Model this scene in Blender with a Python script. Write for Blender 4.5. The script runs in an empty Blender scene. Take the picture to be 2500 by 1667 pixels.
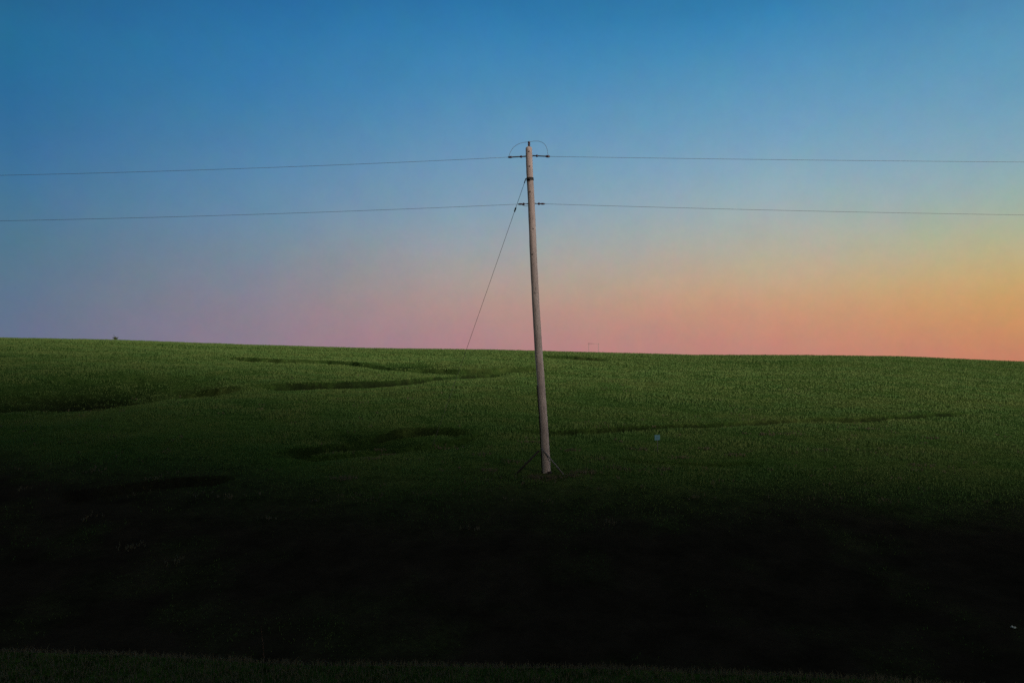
import bpy, math, random
import numpy as np
from mathutils import Vector, Matrix

random.seed(7)
rng = np.random.default_rng(7)
sc = bpy.context.scene
C = sc.collection

# ------------------------------------------------------------------ camera
F = 1805.0                      # focal length in pixels of the 2500 px wide photograph
cam = bpy.data.cameras.new('camera')
cam.sensor_width = 36.0
cam.lens = 36.0 * F / 2500.0
cam.clip_start = 0.1
cam.clip_end = 20000
camo = bpy.data.objects.new('camera', cam)
camo.location = (0, 0, 0)
camo.rotation_euler = (math.pi / 2, 0, 0)
C.objects.link(camo)
sc.camera = camo

# ------------------------------------------------------------------ sky
SUN_AZ, SUN_EL = math.radians(142), math.radians(12)   # where the last warm light comes from

def lin(c):
    return tuple(((v / 255) / 12.92 if v / 255 <= 0.04045 else ((v / 255 + 0.055) / 1.055) ** 2.4) for v in c)

COLS = [  # (azimuth column, [(photo row, colour)])
    (30, [(-1500, (122, 120, 112)), (-500, (22, 52, 96)), (0, (40, 106, 150)), (150, (38, 106, 150)), (300, (49, 106, 154)), (450, (66, 116, 154)),
          (600, (83, 118, 141)), (700, (92, 116, 139)), (820, (101, 112, 139))]),
    (630, [(-1500, (122, 120, 112)), (-500, (22, 52, 98)), (0, (40, 112, 166)), (200, (54, 122, 170)), (350, (77, 130, 170)), (500, (101, 139, 170)),
           (600, (115, 137, 155)), (700, (131, 132, 146)), (770, (140, 128, 142)), (840, (141, 123, 140))]),
    (1130, [(-1500, (122, 120, 112)), (-500, (24, 56, 102)), (0, (40, 120, 174)), (200, (70, 136, 179)), (350, (99, 147, 183)), (500, (127, 157, 178)),
            (600, (151, 160, 165)), (680, (168, 154, 148)), (750, (176, 144, 137)), (850, (170, 126, 134))]),
    (1890, [(-1500, (122, 120, 112)), (-500, (28, 62, 108)), (0, (50, 130, 180)), (150, (75, 143, 184)), (350, (119, 162, 190)), (480, (149, 174, 183)),
            (580, (172, 174, 161)), (680, (193, 168, 135)), (760, (201, 148, 118)), (860, (191, 129, 119))]),
    (2470, [(-1500, (122, 120, 112)), (-500, (34, 70, 112)), (0, (78, 142, 184)), (200, (99, 154, 184)), (380, (131, 167, 186)), (520, (160, 177, 159)),
            (620, (187, 176, 133)), (700, (201, 164, 108)), (780, (204, 148, 98)), (870, (194, 126, 101))]),
]

w = bpy.data.worlds.new('World')
sc.world = w
w.use_nodes = True
nt = w.node_tree
nt.nodes.clear()
N, L = nt.nodes, nt.links
out = N.new('ShaderNodeOutputWorld')
bg = N.new('ShaderNodeBackground')
L.new(bg.outputs[0], out.inputs[0])
tc = N.new('ShaderNodeTexCoord')
sep = N.new('ShaderNodeSeparateXYZ')
L.new(tc.outputs['Generated'], sep.inputs[0])

def wmath(op, a, b=None):
    n = N.new('ShaderNodeMath'); n.operation = op
    for i, v in enumerate((a, b)):
        if v is None: continue
        if isinstance(v, (int, float)): n.inputs[i].default_value = v
        else: L.new(v, n.inputs[i])
    return n.outputs[0]

nz = N.new('ShaderNodeTexNoise'); nz.inputs['Scale'].default_value = 5.0; nz.inputs['Detail'].default_value = 4
L.new(tc.outputs['Generated'], nz.inputs['Vector'])
nzv = wmath('MULTIPLY', wmath('SUBTRACT', nz.outputs['Fac'], 0.5), 0.018)
el = wmath('ARCSINE', sep.outputs['Z'])
el = wmath('ADD', el, nzv)
az = wmath('ARCTAN2', sep.outputs['X'], sep.outputs['Y'])
E0, E1 = math.radians(-3), math.radians(60)
elf = wmath('DIVIDE', wmath('SUBTRACT', el, E0), E1 - E0)

def ramp(stops):
    r = N.new('ShaderNodeValToRGB')
    r.color_ramp.interpolation = 'B_SPLINE'
    cr = r.color_ramp
    stops = sorted(stops)
    while len(cr.elements) < len(stops): cr.elements.new(0.5)
    for e, (p, c) in zip(cr.elements, stops):
        e.position = min(1, max(0, p)); e.color = (*lin(c), 1)
    L.new(elf, r.inputs[0])
    return r.outputs[0]

chain = []
for x, st in COLS:
    s = []
    for row, c in st:
        e = math.atan((833 - row) / math.hypot(F, x - 1250))
        s.append(((e - E0) / (E1 - E0), c))
    chain.append((math.atan((x - 1250) / F), ramp(s)))
behind = [(0.0, (122, 114, 106)), (0.08, (122, 116, 108)), (0.2, (122, 118, 110)), (0.4, (122, 120, 112)), (1, (122, 120, 112))]
glow = [(0.0, (236, 150, 90)), (0.07, (240, 176, 100)), (0.16, (214, 190, 140)), (0.3, (130, 168, 180)), (0.5, (74, 120, 160)), (1, (34, 68, 112))]
br = ramp(behind); gr = ramp(glow)
chain = [(math.radians(-120), br)] + chain + [(math.radians(75), gr), (math.radians(160), br)]
cur = chain[0][1]
for k in range(1, len(chain)):
    a0, a1 = chain[k - 1][0], chain[k][0]
    m = N.new('ShaderNodeMapRange')
    L.new(az, m.inputs['Value'])
    m.inputs['From Min'].default_value = a0; m.inputs['From Max'].default_value = a1
    mx = N.new('ShaderNodeMix'); mx.data_type = 'RGBA'
    L.new(m.outputs[0], mx.inputs['Factor'])
    L.new(cur, mx.inputs['A']); L.new(chain[k][1], mx.inputs['B'])
    cur = mx.outputs['Result']
hz = N.new('ShaderNodeTexNoise'); hz.inputs['Scale'].default_value = 20.0; hz.inputs['Detail'].default_value = 12; hz.inputs['Roughness'].default_value = 0.82
L.new(tc.outputs['Generated'], hz.inputs['Vector'])
hc = N.new('ShaderNodeVectorMath'); hc.operation = 'MULTIPLY_ADD'
hc.inputs[1].default_value = (0.50, 0.30, 0.30); hc.inputs[2].default_value = (0.76, 0.86, 0.86)
L.new(hz.outputs['Color'], hc.inputs[0])
hm = N.new('ShaderNodeMix'); hm.data_type = 'RGBA'; hm.blend_type = 'MULTIPLY'; hm.inputs['Factor'].default_value = 1.0
L.new(cur, hm.inputs['A']); L.new(hc.outputs[0], hm.inputs['B'])
L.new(hm.outputs['Result'], bg.inputs['Color'])
bg.inputs['Strength'].default_value = 1.0

# ------------------------------------------------------------------ the last low warm light
sun = bpy.data.lights.new('sun', 'SUN')
sun.energy = 5.0
sun.angle = math.radians(17)
sun.color = (1.0, 0.84, 0.72)
so = bpy.data.objects.new('sun', sun)
C.objects.link(so)
d = Vector((math.sin(SUN_AZ) * math.cos(SUN_EL), math.cos(SUN_AZ) * math.cos(SUN_EL), math.sin(SUN_EL)))
so.rotation_euler = d.to_track_quat('Z', 'Y').to_euler()

sc.view_settings.view_transform = 'Standard'
sc.view_settings.look = 'None'
sc.view_settings.exposure = 0
sc.view_settings.gamma = 1
sc.cycles.max_bounces = 4
sc.cycles.use_denoising = False

# ------------------------------------------------------------------ helpers
def tag(o, label=None, cat=None, group=None, kind=None):
    if label: o['label'] = label
    if cat: o['category'] = cat
    if group: o['group'] = group
    if kind: o['kind'] = kind
    return o

def mesh_obj(name, verts, faces, mat, parent=None, smooth=True):
    me = bpy.data.meshes.new(name)
    me.from_pydata([tuple(v) for v in verts], [], faces)
    me.polygons.foreach_set('use_smooth', [smooth] * len(me.polygons))
    me.materials.append(mat)
    me.update()
    o = bpy.data.objects.new(name, me)
    C.objects.link(o)
    if parent: o.parent = parent
    return o

def empty(name, loc):
    o = bpy.data.objects.new(name, None)
    o.location = loc
    C.objects.link(o)
    return o

def tube_geo(pts, radii, seg=8, wob=0.0):
    """swept tube along points; returns verts, faces"""
    pts = [Vector(p) for p in pts]
    V, Fc = [], []
    n = len(pts)
    ref = None
    for i, p in enumerate(pts):
        t = (pts[min(i + 1, n - 1)] - pts[max(i - 1, 0)]).normalized()
        if ref is None:
            ref = Vector((0, 1, 0)) if abs(t.y) < 0.9 else Vector((1, 0, 0))
        a = (ref - t * ref.dot(t)).normalized(); ref = a
        b = t.cross(a)
        r = radii[i] if hasattr(radii, '__len__') else radii
        for k in range(seg):
            th = 2 * math.pi * k / seg
            rr = r * (1 + wob * random.uniform(-1, 1))
            V.append(p + (a * math.cos(th) + b * math.sin(th)) * rr)
    for i in range(n - 1):
        for k in range(seg):
            k2 = (k + 1) % seg
            Fc.append((i * seg + k, i * seg + k2, (i + 1) * seg + k2, (i + 1) * seg + k))
    Fc.append(tuple(range(seg))[::-1])
    Fc.append(tuple((n - 1) * seg + k for k in range(seg)))
    return V, Fc

class MB:
    def __init__(s): s.v, s.f = [], []
    def add(s, vf):
        o = len(s.v); s.v += list(vf[0]); s.f += [tuple(i + o for i in f) for f in vf[1]]; return s
    def tube(s, pts, r, seg=8, wob=0.0): return s.add(tube_geo(pts, r, seg, wob))
    def lathe(s, base, axis, prof, seg=12):
        base = Vector(base); axis = Vector(axis).normalized()
        return s.add(tube_geo([base + axis * h for h, r in prof], [max(r, 1e-4) for h, r in prof], seg))
    def build(s, name, mat, parent=None, smooth=True, loc=(0, 0, 0)):
        l = Vector(loc)
        return mesh_obj(name, [Vector(v) - l for v in s.v], s.f, mat, parent, smooth)

def px(x, y, dist):
    """world point seen at photo pixel (x, y) lying dist metres ahead"""
    return Vector(((x - 1250) / F * dist, dist, (833.5 - y) / F * dist))

# ------------------------------------------------------------------ materials
def mat(name):
    m = bpy.data.materials.new(name); m.use_nodes = True
    return m, m.node_tree.nodes, m.node_tree.links, m.node_tree.nodes['Principled BSDF']

def noise(N, L, scale, detail=5, coord='Object', rough=0.6, dist=0.0, vec=None, scl=None):
    n = N.new('ShaderNodeTexNoise')
    n.inputs['Scale'].default_value = scale; n.inputs['Detail'].default_value = detail
    n.inputs['Roughness'].default_value = rough; n.inputs['Distortion'].default_value = dist
    t = N.new('ShaderNodeTexCoord')
    o = t.outputs[coord]
    if scl:
        mp = N.new('ShaderNodeMapping'); mp.inputs['Scale'].default_value = scl
        L.new(o, mp.inputs[0]); o = mp.outputs[0]
    L.new(o, n.inputs['Vector'])
    return n

def rampn(N, L, src, stops):
    r = N.new('ShaderNodeValToRGB')
    cr = r.color_ramp
    while len(cr.elements) < len(stops): cr.elements.new(0.5)
    for e, (p, c) in zip(cr.elements, stops):
        e.position = p; e.color = (*c, 1) if len(c) == 3 else c
    L.new(src, r.inputs[0])
    return r.outputs[0]

def mixc(N, L, fac, a, b, mode='MIX'):
    m = N.new('ShaderNodeMix'); m.data_type = 'RGBA'; m.blend_type = mode
    for s, v in (('Factor', fac), ('A', a), ('B', b)):
        if isinstance(v, (int, float)): m.inputs[s].default_value = v
        elif isinstance(v, tuple): m.inputs[s].default_value = (*v, 1)
        else: L.new(v, m.inputs[s])
    return m.outputs['Result']

# ground turf
M_ground, n_, l_, p_ = mat('pasture_turf')
big = noise(n_, l_, 0.09, 4)
mid = noise(n_, l_, 1.3, 8, rough=0.72)
fine = noise(n_, l_, 11.0, 8, rough=0.8)
c1 = rampn(n_, l_, big.outputs['Fac'], [(0.3, (0.034, 0.078, 0.020)), (0.5, (0.055, 0.105, 0.024)), (0.7, (0.095, 0.125, 0.038))])
c2 = rampn(n_, l_, mid.outputs['Fac'], [(0.3, (0.42, 0.50, 0.40)), (0.5, (0.92, 1.0, 0.9)), (0.72, (1.5, 1.35, 1.3))])
cg = mixc(n_, l_, 1.0, c1, c2, 'MULTIPLY')
c3 = rampn(n_, l_, fine.outputs['Fac'], [(0.34, (0.15, 0.15, 0.15)), (0.5, (0.95, 0.95, 0.95)), (0.68, (2.0, 1.9, 1.8))])
cg = mixc(n_, l_, 1.0, cg, c3, 'MULTIPLY')
at = n_.new('ShaderNodeAttribute'); at.attribute_name = 'soil_shade'
soil_shade_c = rampn(n_, l_, mid.outputs['Fac'], [(0.3, (0.014, 0.012, 0.010)), (0.7, (0.034, 0.028, 0.023))])
at2 = n_.new('ShaderNodeAttribute'); at2.attribute_name = 'gully_shade'
cg = mixc(n_, l_, at2.outputs['Fac'], cg, (0.009, 0.013, 0.006))  # damp gully grass and its shade painted dark
cg = mixc(n_, l_, at.outputs['Fac'], cg, soil_shade_c)  # foreground shade painted as dark earth, plus worn earth at the pole
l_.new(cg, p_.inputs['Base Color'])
p_.inputs['Roughness'].default_value = 0.95
p_.inputs['Specular IOR Level'].default_value = 0.0
p_.inputs['Sheen Weight'].default_value = 0.0
bp = n_.new('ShaderNodeBump'); bp.inputs['Strength'].default_value = 0.9; bp.inputs['Distance'].default_value = 0.12
l_.new(fine.outputs['Fac'], bp.inputs['Height']); l_.new(bp.outputs[0], p_.inputs['Normal'])

# blades
def blade_mat(name, a, b, c):
    m, n, l, p = mat(name)
    g = noise(n, l, 0.35, 6, rough=0.7)
    f = noise(n, l, 23.0, 4, rough=0.7)
    s = mixc(n, l, rampn(n, l, f.outputs['Fac'], [(0.35, (0, 0, 0)), (0.65, (1, 1, 1))]),
             rampn(n, l, g.outputs['Fac'], [(0.42, a), (0.58, b)]), c)
    l.new(s, p.inputs['Base Color'])
    p.inputs['Roughness'].default_value = 0.7
    p.inputs['Specular IOR Level'].default_value = 0.15
    tr = n.new('ShaderNodeBsdfTranslucent'); l.new(s, tr.inputs['Color'])
    mx = n.new('ShaderNodeMixShader'); mx.inputs[0].default_value = 0.35
    o = n['Material Output']
    l.new(p.outputs[0], mx.inputs[1]); l.new(tr.outputs[0], mx.inputs[2]); l.new(mx.outputs[0], o.inputs[0])
    return m
M_grass = blade_mat('green_grass_blades', (0.052, 0.125, 0.028), (0.115, 0.150, 0.040), (0.080, 0.145, 0.037))
M_dry = blade_mat('dry_grass_blades', (0.11, 0.10, 0.062), (0.15, 0.13, 0.08), (0.13, 0.115, 0.07))
M_weed = blade_mat('dry_weed_stalk', (0.24, 0.13, 0.09), (0.20, 0.10, 0.07), (0.28, 0.16, 0.11))
M_bush = blade_mat('bush_leaves', (0.03, 0.06, 0.015), (0.05, 0.08, 0.02), (0.04, 0.07, 0.02))

# weathered wood
M_wood, n_, l_, p_ = mat('weathered_pole_wood')
g = noise(n_, l_, 6.0, 8, rough=0.7, scl=(9, 9, 0.35))
g2 = noise(n_, l_, 1.2, 4)
cw = rampn(n_, l_, g.outputs['Fac'], [(0.3, (0.20, 0.17, 0.17)), (0.46, (0.50, 0.43, 0.42)), (0.7, (0.62, 0.55, 0.54))])
cw = mixc(n_, l_, 1.0, cw, rampn(n_, l_, g2.outputs['Fac'], [(0.35, (0.75, 0.72, 0.72)), (0.65, (1.1, 1.08, 1.06))]), 'MULTIPLY')
l_.new(cw, p_.inputs['Base Color']); p_.inputs['Roughness'].default_value = 0.85
bp = n_.new('ShaderNodeBump'); bp.inputs['Strength'].default_value = 0.6; bp.inputs['Distance'].default_value = 0.01
l_.new(g.outputs['Fac'], bp.inputs['Height']); l_.new(bp.outputs[0], p_.inputs['Normal'])

def simple(name, c, rough=0.6, metal=0.0, c2=None, scale=20):
    m, n, l, p = mat(name)
    f = noise(n, l, scale, 4)
    c2 = c2 or tuple(v * 0.6 for v in c)
    l.new(rampn(n, l, f.outputs['Fac'], [(0.35, c2), (0.65, c)]), p.inputs['Base Color'])
    p.inputs['Roughness'].default_value = rough; p.inputs['Metallic'].default_value = metal
    return m
M_steel = simple('dark_weathered_steel', (0.05, 0.045, 0.045), 0.6, 0.3)
M_wire = simple('dull_wire', (0.22, 0.24, 0.28), 0.6, 0.2)
M_guy = simple('galvanised_guy_wire', (0.22, 0.21, 0.23), 0.6, 0.2)
M_insul = simple('brown_porcelain', (0.07, 0.03, 0.04), 0.25)
M_end = simple('dark_wood', (0.018, 0.014, 0.013), 0.9)
M_blue = simple('blue_plate_paint', (0.07, 0.20, 0.27), 0.7, 0, (0.05, 0.16, 0.22), 9)
M_grey = simple('grey_post_steel', (0.09, 0.10, 0.09), 0.7, 0.0)
M_scrap = simple('pale_crumpled_plastic', (0.72, 0.80, 0.74), 0.5)
M_far = simple('far_frame_steel', (0.30, 0.24, 0.24), 0.8)

# ------------------------------------------------------------------ terrain
def sstep(a, b, x):
    t = np.clip((x - a) / (b - a), 0, 1); return t * t * (3 - 2 * t)

def vnoise(x, y, seed=0):
    xi = np.floor(x).astype(np.int64); yi = np.floor(y).astype(np.int64)
    xf = x - xi; yf = y - yi
    def h(a, b):
        n = (a * 374761393 + b * 668265263 + seed * 982451653) & 0xffffffff
        n = ((n ^ (n >> 13)) * 1274126177) & 0xffffffff
        return ((n ^ (n >> 16)) & 0xffff) / 65535.0
    u = xf * xf * (3 - 2 * xf); v = yf * yf * (3 - 2 * yf)
    return (h(xi, yi) * (1 - u) + h(xi + 1, yi) * u) * (1 - v) + (h(xi, yi + 1) * (1 - u) + h(xi + 1, yi + 1) * u) * v

def fbm(x, y, oct=4, seed=0):
    s = 0; a = 1.0; t = 0
    for k in range(oct):
        s = s + a * (vnoise(x * 2 ** k, y * 2 ** k, seed + k) - 0.5); t += a; a *= 0.5
    return s / t

YC = 150.0
SK = np.array([(-1500, 800), (0, 825), (280, 830), (600, 842), (900, 851), (1200, 855), (1450, 862), (1700, 869), (1950, 869.5), (2200, 873), (2500, 888), (4000, 930)], float)

# low scarps and shade-painted gullies across the slope: photo-row polylines turned into ground lines at build time
def base_h(x, y):
    x = np.asarray(x, float); y = np.asarray(y, float)
    ys = np.maximum(y, 1.0)
    u = x / np.maximum(y, 30) * F + 1250
    row = np.interp(u, SK[:, 0], SK[:, 1])
    zc = (833.5 - row) / F * YC
    # slope: from the pole terrace up to the crest
    t = np.clip((y - 16) / (YC - 16), 0, 1)
    prof = 1 - (1 - t) ** 1.45
    zb = -3.62 - 0.012 * x
    hill = zb + (zc - zb) * prof
    hill = hill + fbm(x / 22, y / 22, 3, 5) * 0.9 * sstep(22, 50, y) * (1 - sstep(110, 145, y))
    # beyond the crest the land falls away
    q_ = np.clip(y - YC, 0, None)
    hill = hill - np.where(q_ < 60, q_ ** 2 * 0.06 / 120, 0.06 * (q_ - 30))
    # hollow between the road bank and the pole
    hollow = -4.55 + 0.02 * x * (x > 0)
    k = sstep(9.5, 18.5, y + 0.06 * x)
    g = hollow * (1 - k) + hill * k
    # the bank the camera stands on
    edge = 3.68 - 0.05 * x + 0.30 * fbm(x / 2.5, y * 0 + 3.1, 2, 9)
    top = -1.63 + 0.05 * fbm(x / 1.2, y / 1.2, 3, 2)
    s = np.clip((y - edge) / 3.6, 0, 1)
    bank = top + (g - top) * (1 - (1 - s) ** 2) ** 1.3
    z = np.where(y < edge, top, bank)
    # unseen rise added behind the camera to shade the foreground
    shade_rise = (1 - sstep(-42, -7, y)) * np.interp(x, [-400, 17, 39, 57, 92], [38, 35, 30, 20, 0])
    z = z + shade_rise
    z = z + 0.10 * fbm(x / 3.1, y / 3.1, 4, 11) * sstep(6, 12, y)
    return z

def ray_ground(pxx, pyy, y0=2.0, y1=YC, fn=None):
    fn = fn or base_h
    ys = np.geomspace(y0, y1, 6000)
    xs = (pxx - 1250) / F * ys
    zr = (833.5 - pyy) / F * ys
    zg = fn(xs, ys)
    hit = np.where(zg >= zr)[0]
    i = hit[0] if len(hit) else len(ys) - 1
    return xs[i], ys[i]

LINES = [  # photo points, drop of the scarp, half width, darkness of painted gully shade, length of shelf
    ([(600, 936), (680, 936), (800, 932), (920, 929), (1020, 921), (1120, 908), (1250, 900)], 0.30, 0.8, 0.9),
    ([(540, 870), (680, 877), (800, 880), (900, 888), (1040, 899)], 0.30, 1.2, 0.6),
    ([(980, 894), (1050, 899), (1120, 903), (1240, 899), (1330, 897)], 0.30, 1.3, 0.6),
    ([(1320, 868), (1400, 871), (1480, 876)], 0.25, 1.6, 0.6),
    ([(1150, 1052), (1260, 1052), (1400, 1049), (1560, 1040), (1700, 1034), (1850, 1028), (2000, 1022), (2150, 1018), (2300, 1010), (2400, 1006)], 0.14, 0.19, 0.85),
    ([(640, 1110), (760, 1092), (860, 1070), (960, 1048), (1060, 1045), (1160, 1054)], 0.17, 0.45, 0.85),
    ([(700, 1100), (830, 1092), (960, 1075), (1080, 1064), (1200, 1058)], 0.12, 0.35, 0.4),
    ([(120, 1212), (260, 1192), (400, 1178), (580, 1162)], 0.14, 0.25, 0.6),
    ([(420, 936), (500, 940), (600, 944)], 0.30, 1.3, 0.6),
    ([(1500, 1122), (1640, 1128), (1850, 1130)], 0.06, 0.2, 0.4),
]
BLOBS = [  # photo centre, half width px, half height px, depth, painted shade
    (190, 950, 200, 42, 1.0, 0.95),
    (930, 1068, 210, 22, 0.14, 0.6),
    (1010, 893, 70, 4, 0.4, 0.6),
    (470, 933, 70, 8, 0.4, 0.6),
]
SEGS = []
for pts, drop, hw, soil_shade in LINES:
    g = [ray_ground(a, b) for a, b in pts]
    SEGS.append((np.array(g), drop, hw, soil_shade)); print('seg', [round(q[1]) for q in g])
GB = []
for cx_, cy_, wx, wy, dep, soil_shade in BLOBS:
    x0, y0 = ray_ground(cx_, cy_); _, ya = ray_ground(cx_, cy_ + wy); _, yb = ray_ground(cx_, cy_ - wy)
    GB.append((x0, y0, wx / F * y0, max(0.6, (yb - ya) / 2), dep, soil_shade))

def height(x, y, want_soil_shade=False):
    x = np.asarray(x, float); y = np.asarray(y, float)
    z = base_h(x, y)
    soil_shade = np.zeros_like(z); gully_shade = np.zeros_like(z)
    jx = fbm(x / 1.7, y / 1.7, 3, 21)
    for g, drop, hw, so_ in SEGS:
        yl = np.interp(x, g[:, 0], g[:, 1]) + jx * (hw + 0.25) * 1.6
        span = g[-1, 0] - g[0, 0]
        fade = sstep(g[0, 0] - 0.02 * span, g[0, 0] + 0.15 * span, x) * (1 - sstep(g[-1, 0] - 0.15 * span, g[-1, 0] + 0.02 * span, x))
        dd = y - yl
        # a cut facing the camera: ground in front is lowered, recovering gently towards the camera
        cut = np.where(dd < 0, np.exp(dd / (hw * 9.0)), np.exp(-(dd / (hw * 0.25)) ** 2)) * drop * 1.5
        z = z - cut * fade
        gully_shade = np.maximum(gully_shade, fade * so_ * np.exp(-((dd + 0.1 * hw) / (hw * 0.9)) ** 4) * np.clip(1.0 + 1.8 * fbm(x / 0.8, y / 1.3, 4, 31), 0, 1))
    for x0, y0, rx, ry, dep, so_ in GB:
        r = ((x - x0) / rx) ** 2 + ((y - y0) / ry) ** 2 + jx * 0.8
        k = np.exp(-np.clip(r, 0, 20) * 1.1)
        z = z - dep * k
        gully_shade = np.maximum(gully_shade, so_ * k)  # dips darkened too, their shade put into the colour
    # foreground shade painted as dark earth in the hollow and on the bank face; worn earth at the foot of the pole
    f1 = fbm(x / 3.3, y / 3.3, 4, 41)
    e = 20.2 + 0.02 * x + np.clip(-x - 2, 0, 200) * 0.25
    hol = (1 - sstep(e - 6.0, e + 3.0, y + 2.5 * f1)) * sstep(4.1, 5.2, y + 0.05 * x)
    soil_shade = np.maximum(soil_shade, 0.97 * hol * np.clip(0.99 + 0.5 * fbm(x / 1.1, y / 1.1, 3, 51), 0, 1))
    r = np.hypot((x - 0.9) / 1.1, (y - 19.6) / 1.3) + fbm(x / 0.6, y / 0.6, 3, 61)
    soil_shade = np.maximum(soil_shade, 0.55 * (1 - sstep(0.3, 0.9, r)))
    if want_soil_shade: return z, np.clip(soil_shade, 0, 1), np.clip(gully_shade, 0, 1)
    return z

def ground_z(x, y): return float(height(np.array([x]), np.array([y]))[0])

ys = [-400, -300, -220, -160, -120, -90, -70, -55, -45, -38, -33]
v = -29.0
while v < 2.0: ys.append(v); v += 0.7
while v < 3000: ys.append(v); v += min(max(0.045, 0.0052 * v), 60 if v > 400 else 0.9 if v < 170 else 8)
ys = np.array(ys)
U = np.linspace(-1, 1, 621)
def half(y): return np.where(y > 0, 6 + 0.80 * y, 6 + 0.3 * abs(y))
XX = np.sign(U)[None, :] * (np.abs(U)[None, :] * half(ys)[:, None])
# the outer columns stretch out to the horizon
outer = np.array([1.15, 1.5, 2.2, 4, 9, 25])
lx = -(half(ys)[:, None] * outer[::-1][None, :]); rx = half(ys)[:, None] * outer[None, :]
XX = np.concatenate([lx, XX, rx], 1)
YY = np.repeat(ys[:, None], XX.shape[1], 1)
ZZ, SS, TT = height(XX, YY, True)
nr, nc = XX.shape
print('ground grid', nr, nc)
def grid_obj(name, X, Y, Z, m):
    nr, nc = X.shape
    me = bpy.data.meshes.new(name)
    co = np.stack([X, Y, Z], -1).reshape(-1, 3).astype(np.float32)
    idx = np.arange(nr * nc).reshape(nr, nc)
    f = np.stack([idx[:-1, :-1], idx[:-1, 1:], idx[1:, 1:], idx[1:, :-1]], -1).reshape(-1, 4)
    me.vertices.add(len(co)); me.vertices.foreach_set('co', co.ravel())
    me.loops.add(f.size); me.loops.foreach_set('vertex_index', f.ravel().astype(np.int32))
    me.polygons.add(len(f)); me.polygons.foreach_set('loop_start', (np.arange(len(f)) * 4).astype(np.int32))
    me.polygons.foreach_set('loop_total', np.full(len(f), 4, np.int32))
    me.polygons.foreach_set('use_smooth', np.ones(len(f), bool))
    me.update(); me.validate()
    me.materials.append(m)
    o = bpy.data.objects.new(name, me); C.objects.link(o)
    return o
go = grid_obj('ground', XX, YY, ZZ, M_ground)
a = go.data.attributes.new('soil_shade', 'FLOAT', 'POINT'); a.data.foreach_set('value', SS.ravel().astype(np.float32))
a = go.data.attributes.new('gully_shade', 'FLOAT', 'POINT'); a.data.foreach_set('value', TT.ravel().astype(np.float32))
tag(go, kind='structure')

# ------------------------------------------------------------------ grass: single blades near, whole tufts far off
def blades(name, X, Y, Z, H, W, m, lean=0.45, per=1):
    n = len(X)
    X = np.repeat(X, per); Y = np.repeat(Y, per); Z = np.repeat(Z, per); H = np.repeat(H, per) * rng.uniform(0.6, 1.2, n * per); W = np.repeat(W, per)
    if per > 1:
        X = X + rng.normal(0, 1, n * per) * W * 3; Y = Y + rng.normal(0, 1, n * per) * W * 3
    n = len(X)
    th = rng.uniform(0, 2 * np.pi, n); ph = rng.uniform(0, 2 * np.pi, n)
    dx, dy = np.cos(th) * W / 2, np.sin(th) * W / 2
    lx, ly = np.cos(ph) * lean * H * rng.uniform(0.2, 1, n), np.sin(ph) * lean * H * rng.uniform(0.2, 1, n)
    z0 = Z - 0.03
    co = np.empty((n, 5, 3), np.float32)
    co[:, 0] = np.stack([X - dx, Y - dy, z0], -1); co[:, 1] = np.stack([X + dx, Y + dy, z0], -1)
    co[:, 2] = np.stack([X - dx * .7 + lx * .35, Y - dy * .7 + ly * .35, Z + H * .6], -1)
    co[:, 3] = np.stack([X + dx * .7 + lx * .35, Y + dy * .7 + ly * .35, Z + H * .6], -1)
    co[:, 4] = np.stack([X + lx, Y + ly, Z + H], -1)
    b = (np.arange(n) * 5)[:, None]
    tri = np.concatenate([b + np.array([0, 1, 3]), b + np.array([0, 3, 2]), b + np.array([2, 3, 4])], 1).reshape(-1, 3)
    me = bpy.data.meshes.new(name)
    me.vertices.add(n * 5); me.vertices.foreach_set('co', co.ravel())
    me.loops.add(tri.size); me.loops.foreach_set('vertex_index', tri.ravel().astype(np.int32))
    me.polygons.add(len(tri)); me.polygons.foreach_set('loop_start', (np.arange(len(tri)) * 3).astype(np.int32))
    me.polygons.foreach_set('loop_total', np.full(len(tri), 3, np.int32))
    me.update()
    me.materials.append(m)
    o = bpy.data.objects.new(name, me); C.objects.link(o)
    return o

NB = 900000
yy = 2.4 * (YC * 1.25 / 2.4) ** rng.uniform(0, 1, NB)
xx = rng.uniform(-1, 1, NB) * (2.5 + 0.80 * yy)
zz, sg, tk = height(xx, yy, True)
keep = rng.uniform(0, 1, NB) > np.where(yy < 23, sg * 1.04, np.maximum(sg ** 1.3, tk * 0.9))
keep &= rng.uniform(0, 1, NB) < np.where(yy < 5, 1.0, 0.95)
keep &= np.hypot(xx - 0.95, yy - 20) > 0.14
xx, yy, zz, sg, tk = xx[keep], yy[keep], zz[keep], sg[keep], tk[keep]
patch = np.clip(0.8 + 2.4 * fbm(xx / 1.6, yy / 1.6, 4, 71), 0.3, 2.2)
hh = np.where(yy < 5.5, 0.035, 0.06 + 0.0006 * yy) * patch * (1 - 0.6 * np.clip(sg + tk, 0, 1))
ww = np.clip(0.0012 * yy, 0.005, 0.11)
vg = (yy < 5.0) & (rng.uniform(0, 1, len(yy)) < 0.8)
VX, VY, VZ = xx[vg], yy[vg], zz[vg]
xx, yy, zz, hh, ww = (q[~vg] for q in (xx, yy, zz, hh, ww))
gobj = blades('grass', xx, yy, zz, hh, ww, M_grass)
tag(gobj, 'short green pasture grass covering the slope and the near bank', 'grass', kind='stuff')

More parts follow.
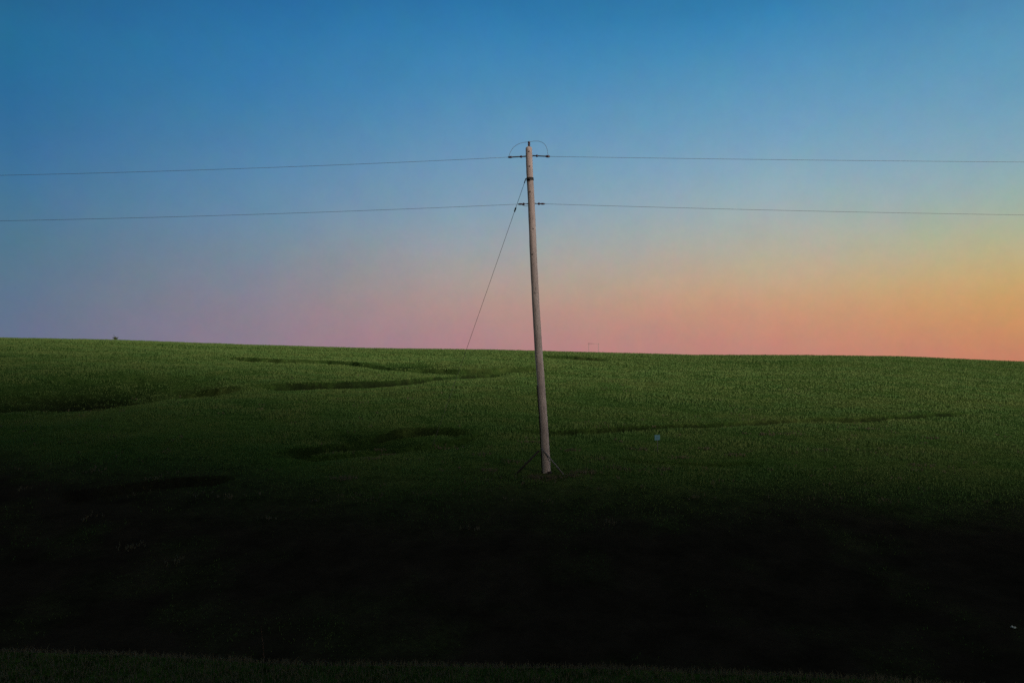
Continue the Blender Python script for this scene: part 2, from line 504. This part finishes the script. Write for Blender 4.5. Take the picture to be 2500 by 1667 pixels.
# pale dead grass tufts scattered on the slope
spots = [(1318, 1168), (1336, 1170), (1352, 1166), (1300, 1166), (1425, 1156), (1440, 1154), (830, 1168), (845, 1170), (1500, 1142), (1528, 1147), (1190, 1150), (1400, 1162),
         (650, 1268), (310, 1338), (330, 1336), (1146, 1292), (1490, 1276), (910, 1122), (930, 1108), (1620, 1146), (2130, 1048), (1560, 1098), (1720, 1096), (1660, 1118), (1790, 1112), (1470, 1120), (1250, 1128), (1180, 1110), (1390, 1100), (2010, 1100), (1080, 1096), (1930, 1060),
         (230, 1262), (560, 1215), (1870, 1060), (2270, 1070), (2250, 1137), (430, 1372), (1300, 1080), (1700, 1215), (2160, 1222)]
sx, sy = [], []
for a_, b_ in spots:
    gx, gy = ray_ground(a_, b_, fn=height)
    for k in range(26 if b_ < 1200 else 9):
        sx.append(gx + random.gauss(0, 0.008 * gy)); sy.append(gy + random.gauss(0, 0.006 * gy))
for k in range(900):
    gx, gy = ray_ground(random.uniform(-100, 2600), 905 + 320 * random.random() ** 0.8, fn=base_h) if k < 260 else (0, 0)
    if k >= 260: break
    for q in range(3):
        sx.append(gx + random.gauss(0, 0.12)); sy.append(gy + random.gauss(0, 0.12))
sx = np.array(sx); sy = np.array(sy)
dz_ = height(sx, sy)
sx, sy, dz_ = (np.repeat(q, 3) for q in (sx, sy, dz_))
sx = sx + rng.normal(0, 0.012, len(sx)); sy = sy + rng.normal(0, 0.012, len(sx))
dh, dw = np.full(len(sx), 0.075), np.clip(0.0010 * sy, 0.005, 0.05)
sx, sy, dz_ = np.concatenate([sx, VX]), np.concatenate([sy, VY]), np.concatenate([dz_, VZ])
dh = np.concatenate([dh, np.full(len(VX), 0.032)]); dw = np.concatenate([dw, np.full(len(VX), 0.004)])
dobj = blades('dry_grass', sx, sy, dz_, dh, dw, M_dry, lean=1.1)
tag(dobj, 'pale dead grass tufts scattered over the dark slope and the near bank', 'dry grass', kind='stuff')

# ------------------------------------------------------------------ the utility pole
PD = 20.0
axis_px = [(1291, 362), (1293, 420), (1297, 490), (1302, 620), (1308, 740), (1314.5, 850), (1321, 940), (1327, 1020), (1331.5, 1095), (1335, 1160)]
rad_px = [7.9, 8.1, 8.2, 8.7, 9.0, 9.5, 9.5, 9.5, 9.8, 10.2]
base = px(1335, 1160, PD)
gz = ground_z(base.x, PD)
print('pole base', base, 'ground', gz)
pole = empty('utility_pole', (base.x, PD, gz))
tag(pole, 'tall slightly leaning wooden utility pole standing alone on the slope', 'utility pole')
PL = Vector(pole.location)
ax = [px(a_, b_, PD) for a_, b_ in axis_px]
rad = [r / F * PD for r in rad_px]
tops = [ax[0] + Vector((0, 0, 0.035))] + ax + [Vector((base.x + 0.02, PD, gz - 0.3))]
rr = [rad[0] * 0.62] + rad + [rad[-1] * 1.02]
# subdivide
P2, R2 = [tops[0]], [rr[0]]
for i in range(1, len(tops)):
    k = 1 if i == 1 else 6
    for j in range(1, k + 1):
        t = j / k
        P2.append(tops[i - 1].lerp(tops[i], t)); R2.append(rr[i - 1] * (1 - t) + rr[i] * t)
m = MB().tube(P2, R2, 20, 0.025)
m.build('shaft', M_wood, pole, loc=PL)

def axis_at(row):
    for (a0, b0), (a1, b1) in zip(axis_px, axis_px[1:]):
        if b0 <= row <= b1:
            t = (row - b0) / (b1 - b0); return px(a0 + (a1 - a0) * t, row, PD)
    return px(*axis_px[-1], PD)

# darker foot
foot = MB().tube([Vector((base.x + .02, PD, gz - 0.2)), Vector((base.x + .012, PD, gz + 0.02)), px(1334.4, 1152, PD)], [rad[-1] * 1.13, rad[-1] * 1.10, rad[-1] * 1.04], 20, 0.03)
foot.build('dark_foot', M_end, pole, loc=PL)
# top pin and insulator
pin0 = px(1291.5, 361, PD)
MB().tube([pin0, pin0 + Vector((0, 0, 0.075))], [0.03, 0.012], 8).build('pin', M_steel, pole, loc=PL)
MB().lathe(pin0 + Vector((0, 0, 0.05)), (0, 0, 1), [(0, .012), (.005, .03), (.03, .036), (.045, .022), (.06, .034), (.09, .03), (.105, .036), (.12, .02), (.125, .004)]).build('pin_insulator', M_insul, pole, loc=PL)
top_ins = pin0 + Vector((0, 0, 0.155))

def strain(p0, p1, n=3, end=0.02, r=0.021):
    """a strain insulator string from the pole hardware out to the wire clamp"""
    p0, p1 = Vector(p0), Vector(p1)
    d_ = p1 - p0; Lg = d_.length; d_.normalize()
    root = MB()
    root.tube([p0, p1], 0.010 if Lg < .35 else 0.017, 8)
    root.build('insulator_rod', M_steel, pole, loc=PL)
    q = MB()
    q.lathe(p0 + d_ * 0.08, d_, [(0, .008), (.02, .030), (.04, .036), (.06, .026), (.085, .012)])
    q.build('insulator', M_insul, pole, loc=PL)
    q = MB()
    q.lathe(p1 - d_ * min(0.14, Lg * .45), d_, [(0, .008), (.03, r), (.08, r * 1.25), (.12, r * .9), (.14, .010)])
    q.build('wire_clamp', M_insul, pole, loc=PL)

def collar(row, h=0.05, name='band', extra=1.06):
    c0 = axis_at(row + h * F / PD / 2); c1 = axis_at(row - h * F / PD / 2)
    r = np.interp(row, [b for a, b in axis_px], rad) * extra
    MB().tube([c0, c1], r, 20).build(name, M_steel, pole, loc=PL)
# upper strain set
MB().tube([px(1279, 382, PD), px(1303, 381, PD)], 0.014, 8).build('through_bolt', M_steel, pole, loc=PL)
strain(px(1283, 382.3, PD), px(1240, 384.3, PD), end=.02, r=0.024)
strain(px(1300, 380.5, PD), px(1343, 382.5, PD), r=0.028)
# lower strain set
MB().tube([px(1286, 498, PD), px(1308, 497, PD)], 0.014, 8).build('through_bolt', M_steel, pole, loc=PL)
strain(px(1289, 498, PD), px(1267, 498.7, PD))
strain(px(1305, 497.5, PD), px(1329, 498, PD))
# guy collar with lugs
collar(438, 0.075, 'guy_band', 1.10)
MB().tube([px(1285.5, 436, PD - .02), px(1300.5, 433, PD - .02)], 0.022, 8).build('lug', M_steel, pole, loc=PL)
pl_ = axis_at(440); pl_.y -= 0.115
MB().lathe(pl_ + Vector((-.02, 0, 0)), (0, -1, 0), [(0, .045), (.02, .045), (.022, .02), (.05, .02)]).build('bolt', M_steel, pole, loc=PL)
for rw in (372, 408, 470, 560, 622, 716):
    b_ = axis_at(rw) + Vector((random.uniform(-.03, .03), -0.088, 0))
    MB().lathe(b_, (0, -1, 0), [(0, .016), (.015, .016), (.02, .008)]).build('nail', M_steel, pole, loc=PL)
# dark strip painting shade down the pole's left side
pts_ = []
for rw in (940, 980, 1020, 1060, 1100, 1140, 1158):
    c_ = axis_at(rw); r_ = np.interp(rw, [b for a, b in axis_px], rad)
    pts_.append(c_ + Vector((-r_ * 1.05, -0.02, 0)))
pts_.append(Vector((pts_[-1].x - .01, pts_[-1].y, gz - .1)))
MB().tube(pts_, 0.019, 6).build('side_shade_strip', M_end, pole, loc=PL)
# jumper over the top insulator
def spline(P, n=8):
    P = [Vector(p) for p in P]; out = []
    Q = [P[0]] + P + [P[-1]]
    for i in range(1, len(Q) - 2):
        for j in range(n):
            t = j / n
            a_, b_, c_, d_ = Q[i - 1], Q[i], Q[i + 1], Q[i + 2]
            out.append(0.5 * ((2 * b_) + (c_ - a_) * t + (2 * a_ - 5 * b_ + 4 * c_ - d_) * t * t + (3 * b_ - a_ - 3 * c_ + d_) * t ** 3))
    out.append(P[-1]); return out
J = [px(1242, 383, PD), px(1246, 372, PD), px(1254, 360, PD), px(1266, 352, PD), px(1280, 348, PD), top_ins, px(1302, 345.2, PD), px(1316, 345.5, PD), px(1328, 351, PD), px(1335, 362, PD), px(1337, 374, PD), px(1339, 381, PD)]
MB().tube(spline(J), 0.0050, 6).build('jumper_wire', M_wire, pole, loc=PL)
MB().tube(spline([px(1270, 498.5, PD), px(1277, 501.5, PD), px(1283, 503.5, PD), px(1289, 503, PD)]), 0.007, 6).build('jumper_wire', M_wire, pole, loc=PL)
# two stays from the foot of the pole to the turf
def stay(rowx, row, bx, by, yoff, r, rm):
    a_ = px(rowx, row, PD - 0.1)
    gx, gy = (bx - 1250) / F * (PD + yoff), PD + yoff
    MB().tube([a_, Vector((gx, gy, ground_z(gx, gy) - 0.05))], r, 8).build('stay_wire', rm, pole, loc=PL)
stay(1322, 1093, 1379, 1160, -0.2, 0.016, M_guy)
stay(1316, 1100, 1254, 1172, -0.3, 0.026, M_end)

# guy wire with its own insulator, anchored behind on the slope
gt = px(1284, 436, PD)
ax_, ay_ = (1050 - 1250) / F * 26, 26.0
gb = Vector((ax_, ay_, ground_z(ax_, ay_) - 0.1))
guy = empty('guy_wire', (gb.x, gb.y, gb.z + 0.1))
tag(guy, 'thin guy wire slanting from upper pole band down left to the slope', 'guy wire')
GL = Vector(guy.location)
sag = [gt.lerp(gb, t) - Vector((0, 0, 0.03 * 4 * t * (1 - t))) for t in np.linspace(0, 1, 24)]
MB().tube(sag, 0.006, 6).build('cable', M_guy, guy, loc=GL)
i0 = gt.lerp(gb, 0.062); dgi = (gb - gt).normalized(); up_ = Vector((0, 0, 0))
i0 = gt + dgi * 0.88
MB().lathe(i0 - Vector((0, 0, .012)), dgi, [(0, .01), (.02, .021), (.06, .023), (.09, .019), (.12, .021), (.15, .01)]).build('insulator', M_steel, guy, loc=GL)
MB().tube([gt, gt + dgi * 0.14], 0.015, 6).build('clamp', M_steel, guy, loc=GL)

# ------------------------------------------------------------------ the overhead wires
def wire(name, start, photo_edge, side, label, span=48.0, s=None):
    # wires run roughly across the view; depth stays at the pole's
    x0, z0 = start.x, start.z
    e = px(*photo_edge, PD)
    # parabola z = z0 - a*dx + b*dx^2 with lowest point mid span and through the frame-edge point
    dx = abs(e.x - x0); dzv = z0 - e.z
    a_ = dzv / (dx - dx * dx / span)
    P = []
    for t in np.linspace(0, 1, 90):
        q = t * span
        P.append(Vector((x0 + side * q, PD, z0 - a_ * (q - q * q / span))))
    o = empty(name, start)
    tag(o, label, 'overhead wire')
    o['group'] = 'wires strung from the pole'
    MB().tube(P, 0.0045, 6).build('conductor', M_wire, o, loc=start)
wire('overhead_wire', px(1240, 384.3, PD), (0, 428.5), -1, 'upper thin wire running from the pole to the left')
wire('overhead_wire', px(1343, 382.5, PD), (2500, 396), 1, 'upper thin wire running from the pole to the right')
wire('overhead_wire', px(1267, 498.7, PD), (0, 539.5), -1, 'lower thin wire running from the pole to the left')
wire('overhead_wire', px(1329, 498, PD), (2500, 525), 1, 'lower thin wire running from the pole to the right')

# ------------------------------------------------------------------ small things on the slope
# blue square plate on a thin post
gx, gy = ray_ground(1606, 1104, fn=height)
gz2 = ground_z(gx, gy)
t_ = empty('marker_post', (gx, gy, gz2))
tag(t_, 'small square blue plate on a short thin post in the grass', 'marker post')
pc = px(1604.5, 1067.5, gy)
MB().tube([Vector((gx, gy, gz2 - .1)), Vector((pc.x, gy, pc.z + .06))], 0.011, 6).build('post', M_grey, t_, loc=(gx, gy, gz2))
hw_, hh_ = 6.6 / F * gy, 6.3 / F * gy
V = [Vector((pc.x + sx_ * hw_ * (1 if sz > 0 else .93), gy - .02 + dy_, pc.z + sz * hh_ + sx_ * .004)) for dy_ in (0, .006) for sx_, sz in ((-1, -1), (1, -1), (1, 1), (-1, 1))]
pm = MB(); pm.v = V; pm.f = [(0, 1, 2, 3), (7, 6, 5, 4), (0, 4, 5, 1), (1, 5, 6, 2), (2, 6, 7, 3), (3, 7, 4, 0)]
pm.build('plate', M_blue, t_, smooth=False, loc=(gx, gy, gz2))
MB().lathe(Vector((pc.x - .01, gy - .02, pc.z)), (0, -1, 0), [(0, .012), (.006, .012), (.01, .006)]).build('bolt', M_steel, t_, loc=(gx, gy, gz2))

# scrap of pale plastic in the hollow
gx, gy = ray_ground(2474, 1534, fn=height)
gz2 = ground_z(gx, gy)
n = 9; Vs, Fs = [], []
for i in range(n):
    for j in range(n):
        u_, v_ = i / (n - 1) - .5, j / (n - 1) - .5
        Vs.append(Vector((u_ * 0.05 + random.uniform(-.003, .003), v_ * 0.07 + random.uniform(-.003, .003), 0.015 + 0.010 * math.sin(9 * u_ + 4 * v_) + random.uniform(0, .012))))
for i in range(n - 1):
    for j in range(n - 1):
        if (i in (0, n - 2)) and (j in (0, n - 2)): continue
        k = i * n + j; Fs.append((k, k + n, k + n + 1, k + 1))
scr = mesh_obj('plastic_scrap', Vs, Fs, M_scrap, smooth=False)
scr.location = (gx, gy, gz2)
sl = scr.modifiers.new('thickness', 'SOLIDIFY'); sl.thickness = 0.001
tag(scr, 'tiny pale crumpled scrap lying in the dark hollow at lower right', 'litter')

# dry weed stalk on the near bank
gx, gy = ray_ground(645, 1614, y0=2.0, fn=height)
gz2 = ground_z(gx, gy)
wd = empty('dry_weed', (gx, gy, gz2))
tag(wd, 'reddish dry weed stalk standing on the edge of the near bank', 'weed')
WL = Vector((gx, gy, gz2))
sc_ = gy / F
st = [WL + Vector((0, 0, -.02)), WL + Vector((-2 * sc_, 0, 30 * sc_)), WL + Vector((-5 * sc_, .0, 58 * sc_)), WL + Vector((-8 * sc_, 0, 86 * sc_))]
MB().tube(spline(st, 5), [0.0032 - 0.0022 * i / 15 for i in range(16)], 6).build('stem', M_weed, wd, loc=WL)
lf = MB()
sp_ = spline(st, 20)
for k in range(300):
    i = int(random.random() ** 1.3 * 52) + 5; p = sp_[min(i, 60)]
    t = i / 60
    a_ = random.uniform(0, 6.28); l = random.uniform(.006, .018) * (1.15 - t); 
    dv = Vector((math.cos(a_) * .7, math.sin(a_) * .7, random.uniform(.3, 1.1))).normalized() * l
    sd = Vector((-math.sin(a_), math.cos(a_), 0)) * .0014
    lf.add(([p - sd, p + sd, p + dv * .6 + sd * 1.5, p + dv, p + dv * .6 - sd * 1.5], [(0, 1, 2, 3, 4)]))
lf.build('leaves', M_weed, wd, smooth=False, loc=WL)

# low bush on the skyline, far left
def skyline_pt(pxx):
    ys_ = np.linspace(60, 260, 1200); xs_ = (pxx - 1250) / F * ys_
    z_ = height(xs_, ys_); k = int(np.argmax(z_ / ys_)); return xs_[k], ys_[k], z_[k]
gx, gy, gz2 = skyline_pt(283)
bu = empty('bush', (gx, gy, gz2))
tag(bu, 'small scrubby bush poking above the hill crest at far left', 'bush')
BL = Vector((gx, gy, gz2))
stm = MB(); lv = MB()
for k in range(12):
    a_ = random.uniform(0, 6.28); tip = BL + Vector((math.cos(a_) * random.uniform(.1, .75), math.sin(a_) * random.uniform(.1, .6), random.uniform(.25, .55)))
    if k == 0: tip = BL + Vector((-.38, 0, .95))
    stm.tube([BL + Vector((0, 0, -.1)), BL.lerp(tip, .5) + Vector((0, 0, .06)), tip], [.025, .015, .006], 5)
    for q in range(70):
        t = random.uniform(.35, 1.05); p = BL.lerp(tip, t) + Vector([random.gauss(0, .07) for _ in range(3)])
        e1 = Vector([random.gauss(0, 1) for _ in range(3)]).normalized() * .045; e2 = Vector([random.gauss(0, 1) for _ in range(3)]).normalized() * .03
        lv.add(([p - e1, p + e2, p + e1, p - e2], [(0, 1, 2, 3)]))
stm.build('stem', M_weed, bu, loc=BL); lv.build('leaves', M_bush, bu, smooth=False, loc=BL)

# far power-line portal beyond the crest
FD = 430.0
xl, xr = px(1437.5, 838.5, FD), px(1461, 839, FD)
gl = ground_z((xl.x + xr.x) / 2, FD)
pf = empty('power_line_frame', ((xl.x + xr.x) / 2, FD, gl))
tag(pf, 'far two legged power line frame on the skyline right of the pole', 'pylon')
FL = Vector(pf.location)
for p in (xl, xr):
    g_ = ground_z(p.x, FD)
    MB().tube([Vector((p.x, FD, g_ - .5)), Vector((p.x, FD, p.z + .25))], [.17, .12], 8).build('leg', M_far, pf, loc=FL)
MB().tube([xl + Vector((-.5, -.3, 0)), xr + Vector((.5, -.3, 0))], .11, 8).build('crossbeam', M_far, pf, loc=FL)
